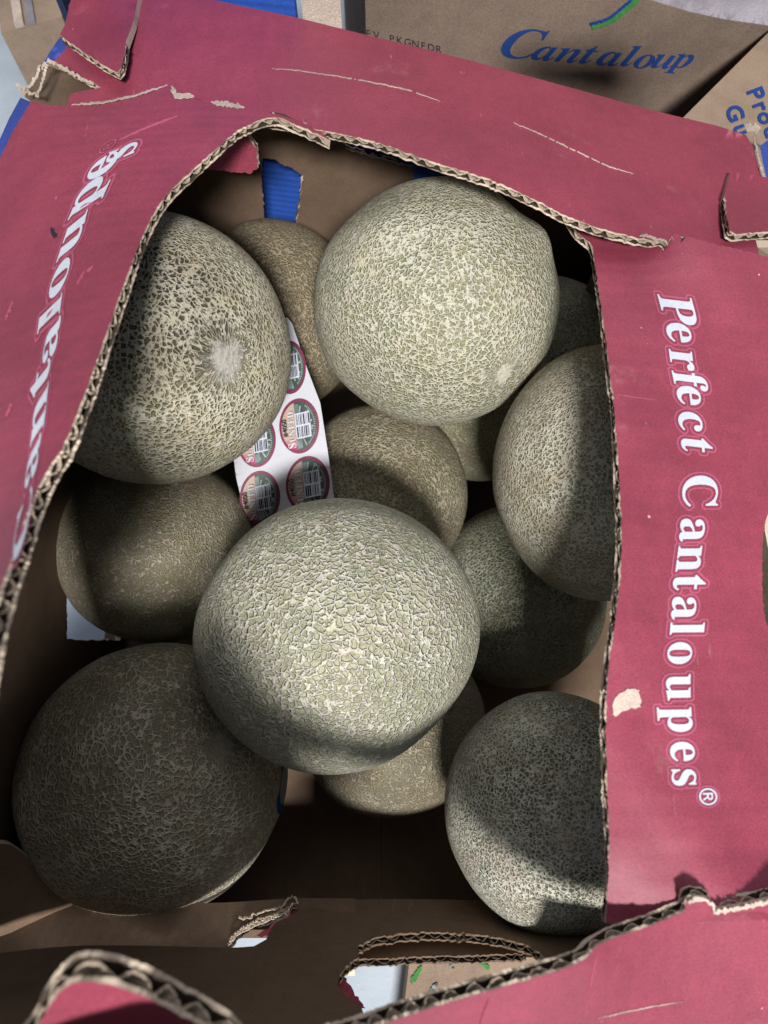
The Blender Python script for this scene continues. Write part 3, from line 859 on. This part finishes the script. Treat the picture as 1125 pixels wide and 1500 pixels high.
    g.link(g.bump(hh, 1.0, disp * .13), b.inputs['Normal'])
    return m

_ico = {}
def ico(n):
    if n not in _ico:
        bm = bmesh.new()
        bmesh.ops.create_icosphere(bm, subdivisions=n, radius=1)
        V = np.array([v.co[:] for v in bm.verts]); Fs = [tuple(v.index for v in f.verts) for f in bm.faces]
        bm.free(); _ico[n] = (V, Fs)
    return _ico[n]

MELONS = {}
def melon(key, label, c, rpx, R, mat, scar_px=None, dents=(), sub=6, squash=1.0, lump=.02, seed=0, roll=0.0, dirt=None):
    """c: centre in photo pixels, rpx: (half width, half height) in photo pixels, R: radius in metres"""
    rm = (rpx[0] + rpx[1]) / 2
    t = R * F / rm
    ctr = at_depth(c[0], c[1], t)
    fw = ctr - CAM; fw /= np.linalg.norm(fw)
    rt = np.cross(fw, UP); rt /= np.linalg.norm(rt); up = np.cross(rt, fw)
    cr_, sr = math.cos(roll), math.sin(roll)
    rt, up = cr_ * rt + sr * up, -sr * rt + cr_ * up
    B = np.stack([rt, up, -fw])                         # rows: axes in the world
    rad = np.array([rpx[0] / rm, rpx[1] / rm, squash])  # in units of R
    def dirpx(px, py):
        d = ray(px, py); d = d / np.linalg.norm(d)
        bq = d @ (CAM - ctr); cq = (CAM - ctr) @ (CAM - ctr) - R * R
        disc = max(bq * bq - cq, 0)
        s = -bq - math.sqrt(disc)
        q = CAM + d * s - ctr
        return q / np.linalg.norm(q)
    zax = dirpx(*scar_px) if scar_px else np.array(Vector((math.sin(seed * 2.1), math.cos(seed * 1.3), -.7)).normalized())
    xax = np.cross(zax, [0.31, 0.77, .55]); xax /= np.linalg.norm(xax); yax = np.cross(zax, xax)
    L = np.stack([xax, yax, zax])                       # local axes in the world
    if isinstance(mat, dict):
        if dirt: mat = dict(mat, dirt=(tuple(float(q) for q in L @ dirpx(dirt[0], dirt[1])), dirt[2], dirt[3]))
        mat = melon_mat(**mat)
    V, Fs = ico(sub)
    W = V @ L                                           # unit directions in the world
    camc = W @ B.T
    r = 1 / np.sqrt(np.sum((camc / rad) ** 2, axis=1))
    off = np.array([mnoise.noise(Vector(v * 1.3 + seed * 5.0)) + .4 * mnoise.noise(Vector(v * 2.9 + seed * 3.0)) for v in V]) if lump else 0
    r = r * (1 + lump * off)
    for (px, py, amp, wid) in dents:
        d = dirpx(px, py)
        a = np.arccos(np.clip(W @ d, -1, 1))
        r = r * (1 + amp * np.exp(-(a / wid) ** 2))
    LV = V * r[:, None]
    me = bpy.data.meshes.new('cantaloupe')
    me.from_pydata(LV.tolist(), [], Fs)
    me.polygons.foreach_set('use_smooth', [True] * len(Fs))
    me.materials.append(mat)
    o = bpy.data.objects.new('cantaloupe', me)
    COL.objects.link(o)
    M = Matrix(L.T.tolist()).to_4x4()
    o.matrix_world = Matrix.Translation(Vector(ctr)) @ M @ Matrix.Scale(R, 4)
    tag(o, label, 'cantaloupe', 'cantaloupes in the open carton')
    MELONS[key] = (ctr, R, dirpx, L, o)
    return o
def local_dir(ctr_px, R, rm, px):
    return None

mm_top = dict(name='melon rind pale', scale=26, ridge=(.50, .48, .39), tint=(.49, .445, .28), pit=(.25, .255, .14), width=.13, seed=1.0, disp=.010, scar=.10, tan=(.49, .455, .345), scarcol=(.55, .52, .44))
melon('top', 'largest pale round melon near the far wall, orange scar at its lower right', (638, 449), (178, 173), .075, mm_top, scar_px=(738, 545),
      dents=[(792, 345, .05, .16), (600, 372, -.03, .22), (660, 335, .02, .25), (760, 300, -.03, .15), (560, 330, .02, .2), (545, 402, -.018, .12), (590, 374, -.018, .12), (632, 352, -.018, .12), (680, 338, -.016, .12)], sub=6, lump=.018, seed=1)
mm_left = dict(name='melon rind coarse', scale=26, ridge=(.53, .49, .385), tint=(.48, .42, .24), pit=(.215, .21, .115), width=.16, seed=2.0, scar=.15, tan=(.44, .39, .29), disp=.015, scarcol=(.40, .385, .355))
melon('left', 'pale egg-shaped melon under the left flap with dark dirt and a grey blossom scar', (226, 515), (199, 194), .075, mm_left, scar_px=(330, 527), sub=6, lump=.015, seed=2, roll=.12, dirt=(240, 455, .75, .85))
mm_mid = melon_mat('melon rind greenish', scale=22, ridge=(.56, .54, .455), tint=(.52, .485, .35), pit=(.35, .355, .235), width=.095, seed=3.0, scar=.0, fine=.22, disp=.015, squig=.22, tan=(.53, .48, .40))
melon('mid', 'big greenish-white melon in the middle, topmost of the heap and brightly lit', (496, 927), (208, 197), .077, mm_mid, sub=6, lump=.016, seed=3, roll=0.0, dents=[(650, 1065, -.075, .5), (320, 820, -.03, .4), (600, 860, .012, .3)])
mm_right = melon_mat('melon rind cream', scale=28, ridge=(.50, .465, .375), tint=(.43, .385, .26), pit=(.23, .22, .13), width=.155, seed=4.0, scar=.0, tan=(.40, .35, .26))
melon('right', 'cream oval melon half hidden by the lettered right flap', (884, 694), (160, 186), .070, mm_right, sub=6, lump=.02, seed=4)
mm_bl = melon_mat('melon rind tan', scale=22, ridge=(.60, .54, .43), tint=(.52, .45, .30), pit=(.26, .235, .15), width=.10, squig=.2, seed=5.0, scar=.11, scarcol=(.38, .34, .28), brown=.06, disp=.017, tan=(.43, .37, .28))
melon('bl', 'large tan melon in the lower left corner with a blue sticker on its edge', (229, 1134), (190, 188), .080, mm_bl, scar_px=(330, 1090), sub=6, lump=.02, seed=5,
      dents=[(330, 1085, -.05, .16)])
mm_br = melon_mat('melon rind dark pits', scale=29, ridge=(.52, .50, .42), tint=(.42, .40, .25), pit=(.07, .085, .05), width=.14, seed=6.0, scar=.0, tan=(.44, .39, .32))
melon('br', 'dark-pitted melon in the lower right corner beside the right flap', (812, 1184), (160, 166), .062, mm_br, sub=6, lump=.015, seed=6)
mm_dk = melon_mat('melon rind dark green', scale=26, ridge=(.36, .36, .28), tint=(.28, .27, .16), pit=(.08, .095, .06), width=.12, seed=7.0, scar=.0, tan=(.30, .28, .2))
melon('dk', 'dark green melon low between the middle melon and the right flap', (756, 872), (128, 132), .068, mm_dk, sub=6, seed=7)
mm_ll = melon_mat('melon rind brown', scale=26, ridge=(.48, .43, .345), tint=(.40, .35, .23), pit=(.20, .185, .12), width=.085, squig=.18, seed=8.0, scar=.0, brown=.10, fine=.25)
melon('ll', 'dull brown melon below the left melon, next to the left wall vent', (233, 803), (142, 137), .065, mm_ll, sub=6, seed=8)
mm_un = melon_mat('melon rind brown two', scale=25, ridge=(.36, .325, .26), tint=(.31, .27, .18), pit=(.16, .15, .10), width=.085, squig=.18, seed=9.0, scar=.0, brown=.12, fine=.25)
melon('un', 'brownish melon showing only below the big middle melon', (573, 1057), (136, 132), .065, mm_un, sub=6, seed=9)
mm_ce = melon_mat('melon rind olive', scale=24, ridge=(.44, .395, .29), tint=(.37, .32, .19), pit=(.17, .16, .085), width=.11, squig=.2, seed=10.0, scar=.0, brown=.08)
melon('ce', 'olive melon between the sticker sheet and the right melon', (556, 726), (128, 134), .068, mm_ce, sub=6, seed=10)
mm_bk = melon_mat('melon rind rusty', scale=24, ridge=(.43, .36, .255), tint=(.37, .29, .16), pit=(.17, .14, .08), width=.10, squig=.2, seed=11.0, scar=.0, brown=.14)
melon('bk', 'rusty melon behind the left melon, against the far wall', (402, 466), (126, 136), .068, mm_bk, sub=6, seed=11)
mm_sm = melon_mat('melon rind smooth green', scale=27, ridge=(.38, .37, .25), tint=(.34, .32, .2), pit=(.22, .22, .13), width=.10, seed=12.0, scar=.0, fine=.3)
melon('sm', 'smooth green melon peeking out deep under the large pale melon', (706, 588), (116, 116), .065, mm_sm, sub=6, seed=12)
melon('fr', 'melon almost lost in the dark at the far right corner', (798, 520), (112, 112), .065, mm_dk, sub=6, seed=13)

# blue sticker on the rim of the lower left melon
ctr, R, dirpx, L, mo = MELONS['bl']
mb = MB()
d0 = dirpx(416, 1148); ax = np.cross(d0, [0, 0, 1]); ax /= np.linalg.norm(ax); ay = np.cross(d0, ax)
ring = []
for i in range(24):
    a = 2 * math.pi * i / 24
    q = d0 + .22 * (math.cos(a) * ax + math.sin(a) * ay); q /= np.linalg.norm(q)
    ring.append(ctr + q * R * 1.012)
q2 = []
for i in range(24):
    a = 2 * math.pi * i / 24
    q = d0 + .15 * (math.cos(a) * ax + math.sin(a) * ay); q /= np.linalg.norm(q)
    q2.append(ctr + q * R * 1.013)
mb.add(ring + q2, [(i, (i + 1) % 24, 24 + (i + 1) % 24, 24 + i) for i in range(24)], 0, True)
mb.add(q2 + [ctr + d0 * R * 1.014], [(i, (i + 1) % 24, 24) for i in range(24)], 1, True)
fs = mb.build('fruit_sticker', [INKBLUE, S_PALE])
tag(fs, 'small blue fruit sticker on the right edge of the lower left melon', 'sticker')

# ================================================================== sheet of stickers
st_z = Sheet([(420, 466, .250), (345, 690, .201), (378, 770, .182), (490, 738, .198), (470, 590, .229), (440, 625, .2205), (381, 729, .192), (380, 560, .229)], rough=.0002)
sheet = root('sticker_sheet', tuple(at_z(430, 650, .22)), 'white backing sheet of round fruit stickers wedged between the melons', 'sticker sheet')
sp, _ = resample([(398, 470), (421, 465), (428, 474), (450, 540), (469, 590), (480, 660), (491, 742), (430, 790), (385, 775), (356, 742), (346, 700), (338, 640), (345, 560)], 6)
board('backing_paper', [([tuple(p) for p in sp], False)], st_z, sheet, (SHEETW, SHEETW), thick=.0003, core=False, grid=9, seed=3)
def drape(mb, q, mat, up, step=4.0):
    """lay a pixel polygon on the sheet, following its bend"""
    b, _ = resample([tuple(p) for p in q], step)
    x0, y0 = b.min(0); x1, y1 = b.max(0)
    gx, gy = [a.ravel() for a in np.meshgrid(np.arange(x0 + 2, x1, step * 1.3), np.arange(y0 + 2, y1, step * 1.3))]
    ok = in_poly(gx, gy, b)
    gx, gy = gx[ok], gy[ok]
    if len(gx):
        dd = np.min(np.hypot(gx[:, None] - b[None, :, 0], gy[:, None] - b[None, :, 1]), axis=1)
        gx, gy = gx[dd > 1.5], gy[dd > 1.5]
    ap = [Vector(p) for p in b] + [Vector(p) for p in zip(gx, gy)]
    vo, _, fo, _, _, _ = delaunay_2d_cdt(ap, [(i, (i + 1) % len(b)) for i in range(len(b))], [], 0, 1e-5)
    V = np.array([tuple(v) for v in vo])
    cc = np.array([V[list(f)].mean(0) for f in fo])
    fl = []
    for f, gd in zip(fo, in_poly(cc[:, 0], cc[:, 1], b)):
        if not gd: continue
        A, B_, C_ = V[f[0]], V[f[1]], V[f[2]]
        if (B_[0] - A[0]) * (C_[1] - A[1]) - (B_[1] - A[1]) * (C_[0] - A[0]) > 0: f = list(f)[::-1]
        fl.append(tuple(f))
    mb.add(st_z.P(V[:, 0], V[:, 1]) + st_z.N(V[:, 0], V[:, 1]) * up, fl, mat)
def sticker(c, hw, hh, n):
    c = np.array(c, float)
    al = np.array([-.10, -1.0]) * hh          # reading direction
    u = np.array([-1.0, .22]) * hw            # up in the design
    def mp(x, y): return c + np.multiply.outer(np.asarray(x, float), al) + np.multiply.outer(np.asarray(y, float), u)
    mb = MB()
    lay = [.00025]
    def poly(xy, mat, up=None):
        xy = np.array(xy, float); q = mp(xy[:, 0], xy[:, 1])
        lay[0] += .00005
        drape(mb, q, mat, lay[0] if up is None else up)
    circ = lambda r, a0=0, a1=2 * math.pi, k=40: [(r * math.cos(a0 + (a1 - a0) * i / k), r * math.sin(a0 + (a1 - a0) * i / k)) for i in range(k + 1)]
    poly(circ(1.0)[:-1], 0)
    s0 = math.asin(.16 / .88)
    poly(circ(.88, s0, math.pi - s0), 1)                                   # cream half
    a = math.pi - 1.05
    poly(circ(.88, a, math.pi - s0, 14) + [(-.42, .16)], 6)                 # pink to magenta
    a = math.pi - .62
    poly(circ(.88, a, math.pi - s0, 10) + [(-.66, .16)], 2)
    poly(circ(.88, math.pi - s0, 2 * math.pi + s0), 3)                     # green half
    r = np.random.default_rng(n)
    for k in range(9):
        a = math.pi + .2 + k * .33 + r.uniform(-.06, .06); w = .035 + .04 * r.random()
        r0, r1 = .30, .70 + .1 * r.random()
        cx_, cy_ = r.uniform(-.1, .1), .05
        poly([(cx_ + r0 * math.cos(a - w), cy_ + r0 * math.sin(a - w)), (cx_ + r1 * math.cos(a - w * .8), min(.1, cy_ + r1 * math.sin(a - w * .8))), (cx_ + r1 * math.cos(a + w * .8), min(.1, cy_ + r1 * math.sin(a + w * .8))), (cx_ + r0 * math.cos(a + w), cy_ + r0 * math.sin(a + w))], 4)
    poly([(.46, .16), (.80, .16), (.80, -.06), (.46, -.06)], 5)
    poly([(-.82, .16), (-.50, .16), (-.50, -.10), (-.80, -.10)], 5)
    for k in range(20):                                                    # ring of tiny print
        a = math.pi + .55 + k * .105
        poly([(.76 * math.cos(a), .76 * math.sin(a)), (.83 * math.cos(a), .83 * math.sin(a)), (.83 * math.cos(a + .05), .83 * math.sin(a + .05)), (.76 * math.cos(a + .05), .76 * math.sin(a + .05))], 4)
    o = mb.build('sticker', [S_MAROON, S_CREAM, S_MAG, S_GREEN, S_PALE, S_SLATE, S_PINK], sheet)
    bb = MB(); base = lay[0] + .00015
    def bar(x0, x1, y0, y1, mat, up):
        drape(bb, mp([x0, x1, x1, x0], [y0, y0, y1, y1]), mat, up)
    bar(-.46, .46, -.60, .14, 0, base)
    for x0, x1 in ((.03, .41), (-.41, -.03)):
        y = .09
        while y > -.54:
            w = r.choice([.02, .03, .045, .07])
            bar(x0, x1, y - w, y, 1, base + .0001)
            y -= w + r.choice([.022, .035, .05])
    bb.build('barcode', [INKWHITE, INKBLACK], o)
    def line(txt, x0, y, emx, emy, mat, bold, nm, first=1.0, up=base):
        its = []; x = x0
        for i, ch in enumerate(txt):
            V = glyph(serif_bold(ch) if nm == 'brand_lettering' else ch, 0)[0]
            s = first if i == 0 else 1.0
            wd = (V[:, 0].max() - V[:, 0].min()) * emx * s
            its.append((ch, mp(x + wd / 2, y), al * emx * s, u * emy * s)); x += wd + emx * .07
        return put_letters(nm, its, st_z, o, mat, raise_=up, font=serif_bold if nm == 'brand_lettering' else None, xh=.0, bold=bold)
    line('SUNFED', -.74, .20, .31, .42, INKWHITE, 0.0, 'brand_lettering', 1.35, base + .00025)
    line('#4050', -.30, .58, .24, .32, INKBLACK, .012, 'code_lettering', 1.0, base + .0001)
    return o
for k, (c, hw, hh) in enumerate([((438.5, 624), 29, 40), ((451, 709.5), 32, 41), ((381, 729), 29.5, 39), ((376, 645), 28, 39), ((424, 538), 24, 39)]):
    sticker(c, hw, hh, k + 3)

# ================================================================== things around the carton
def slab_box(name, o, x, y, z, mats, label, cat, t=.004, faces=('front_panel', 'side_panel', 'side_panel', 'back_panel', 'top_panel')):
    """a carton as five boards; o lower front left corner, x right, y back, z up"""
    o, x, y, z = [np.array(q, float) for q in (o, x, y, z)]
    rt_ = root(name, tuple(o + x / 2 + y / 2), label, cat)
    ux, uy, uz = [q / np.linalg.norm(q) for q in (x, y, z)]
    out = {}
    m = MB(); m.box(o, x, uy * t, z); out['front'] = m.build(faces[0], mats[0], rt_)
    m = MB(); m.box(o + uy * (t + .0003), ux * t, y - uy * 2 * (t + .0003), z); out['l'] = m.build(faces[1], mats[1], rt_)
    m = MB(); m.box(o + x - ux * t + uy * (t + .0003), ux * t, y - uy * 2 * (t + .0003), z); out['r'] = m.build(faces[2], mats[1], rt_)
    m = MB(); m.box(o + y - uy * t, x, uy * t, z); out['back'] = m.build(faces[3], mats[1], rt_)
    m = MB(); m.box(o + z + uz * .0005 - ux * .001 - uy * .001, x + ux * .002, y + uy * .002, uz * t); out['top'] = m.build(faces[4], mats[2], rt_)
    return rt_, out

# blue carton close behind the far wall: low body and a taller left end
bl = root('blue_carton', (-.06, .45, .025), 'bright blue ribbed carton standing behind the far wall of the open carton', 'carton')
slope = np.array([1, -.17, 0]) / math.hypot(1, .17); back = np.array([.17, 1, 0]) / math.hypot(1, .17)
o0 = np.array([-.205, .455, .025])
mb = MB(); mb.box(o0, slope * .30, back * .004, (0, 0, .235)); mb.build('front_panel', BLUEX, bl)
mb = MB(); mb.box(o0 + np.array([0, 0, .236]) + slope * .035, slope * .12, back * .004, (0, 0, .20)); mb.build('end_panel', BLUEX, bl)
mb = MB(); mb.box(o0 + back * .0045, slope * .004, back * .2, (0, 0, .43)); mb.build('side_panel', BLUESHADE, bl)

# tan carton with script lettering
fr = Plane((.08, .462, .3), (.10, -1, -.02))
tc, pan = slab_box('tan_carton', (-.012, .476, .025), (.36, .036, 0), (-.03, .30, 0), (0, -.0085, .42), (TAN, TAN, GREYB),
                   'tan carton with blue script lettering standing behind the far flap', 'carton')
class Face(Plane): pass
fo = np.array([-.012, .476, .025]); fx = np.array([.36, .036, 0]); fz = np.array([0, -.0085, .42])
fp = Plane(fo, np.cross(fx, fz))
L_ = [('C', (764, 70)), ('a', (797, 77)), ('n', (832, 80)), ('t', (862, 82)), ('a', (892, 85)), ('l', (922, 86)), ('o', (944, 89)), ('u', (972, 89)), ('p', (998, 88))]
its = []
for i, (c, p) in enumerate(L_):
    w = 1 - .035 * max(0, i - 4)
    its.append((c, p, np.array((1, .10)) * (92 if c == 'C' else 68 * w), np.array([.40, -.95]) * (66 if c == 'C' else 46)))
put_letters('lettering', its, fp, pan['front'], INKBLUE, font=serif_bold_italic, raise_=.0006)
put_letters('small_print', [(ch, (528 + 11.5 * i, 47 + 2.6 * i), (15, 3), (0, -15)) for i, ch in enumerate('CEV PKGNFDR')], fp, pan['front'], INKBLACK, font=None, raise_=.0006)
strip('painted_stem', cr([(866, 38), (876, 36), (895, 30), (915, 15), (935, -4), (950, -30)], 5), 10, fp, pan['front'], INKGREEN, raise_=.0006, jit=.1, taper=False)
strip('painted_stem', cr([(864, 34), (874, 31), (892, 25), (910, 11), (930, -8), (944, -34)], 5), 5, fp, pan['front'], INKBLUE, raise_=.0009, jit=.1, taper=False)
# grey lid flap leaning out over the tan carton
gz = Sheet([(955, 0, .44), (1130, 38, .43), (960, -60, .455), (1140, -60, .45)], rough=.0008)
board('lid_flap', [([(930, -8), (960, 2), (1010, 17), (1060, 28), (1130, 38), (1200, 46), (1200, -80), (900, -80)], False)], gz, tc, (GREYB, GREYB), seed=77, grid=30)
# pale label board between the blue and the tan carton
mb = MB(); q = at_depth(442, 10, .462)
mb.box((q[0], q[1], .0255), (.024, .002, 0), (0, .003, 0), (0, 0, q[2] + .08)); 
tag(mb.build('paper_label', PALEPAPER), 'whitish paper label board between the blue and the tan carton', 'label')

# carton at the right with sans lettering
rz = Plane((.3, .4, .285), (0, 0, 1))
p0 = at_z(1008, 168, .285); p1 = at_z(1130, 46, .285)
ex = (p1 - p0); ex[2] = 0; ex = ex / np.linalg.norm(ex); ey = np.array([ex[1], -ex[0], 0])
o0 = p0 - ex * .06; o0 = np.array([o0[0], o0[1], .025])
rc_, rpan = slab_box('brown_carton', tuple(o0), tuple(ey * .34), tuple(ex * .46), (0, 0, .2555), (TAN2, TAN2, TAN2),
                    'tan carton with blue block lettering at the right, beside the torn corner', 'carton')
al = np.array([.40, .92]); u_ = np.array([.92, -.34])
its = [(c, np.array((1104, 140)) + al * s, al * 34, u_ * 34) for c, s in (('P', 0), ('r', 20), ('o', 37), ('d', 59), ('u', 80))]
its += [(c, np.array((1073, 168)) + al * s, al * 34, u_ * 34) for c, s in (('G', 0), ('u', 26))]
rtop = Plane((.3, .4, .2852), (0, 0, 1))
put_letters('lettering', its, rtop, rpan['top'], INKBLUE, font=None, raise_=.0006, bold=.03)

# striped tan carton at the far left and flattened carton in front
lp = at_z(44, 125, .12)
lc = root('striped_carton', (-.30, .62, .025), 'tan carton edge with a pale stripe at the far left of the picture', 'carton')
a = at_z(44, 132, .06); b_ = at_z(20, -20, .06); wv_ = np.array([.052, .02, 0]); dv = b_ - a; dv[2] = 0
mb = MB(); mb.box((a[0], a[1], .025), wv_ * 1.1, dv * 1.4, (0, 0, .10)); mb.build('side_panel', TAN2, lc)
mb = MB(); mb.box((a[0] + wv_[0] * .28, a[1] + wv_[1] * .28 - .001, .1256), wv_ * .16, dv * 1.3, (0, 0, .004)); mb.build('stripe', PALEPAPER, lc)
mb = MB(); mb.box((a[0] + wv_[0] * .5, a[1] + wv_[1] * .5 - .001, .1256), wv_ * .14, dv * 1.3, (0, 0, .003)); mb.build('stripe', GREYB, lc)
fcart = root('flattened_carton', (.1, -.18, .025), 'tan printed carton lying outside, seen through the hand hole', 'carton')
mb = MB(); mb.box((.018, -.112, .0255), (.30, 0, 0), (-.03, -.2, 0), (0, 0, .04)); mb.build('board', TAN2, fcart)
ft = Plane((0, 0, .0659), (0, 0, 1))
for k, ln in enumerate([[(602, 1440), (618, 1415)], [(655, 1400), (664, 1418)], [(700, 1404), (716, 1420)], [(630, 1455), (640, 1440)]]):
    strip('painted_mark', ln, 7, ft, fcart, [INKGREEN, S_GREEN, INKGREEN, S_GREEN][k], seed=80 + k, raise_=.0006, jit=.6)
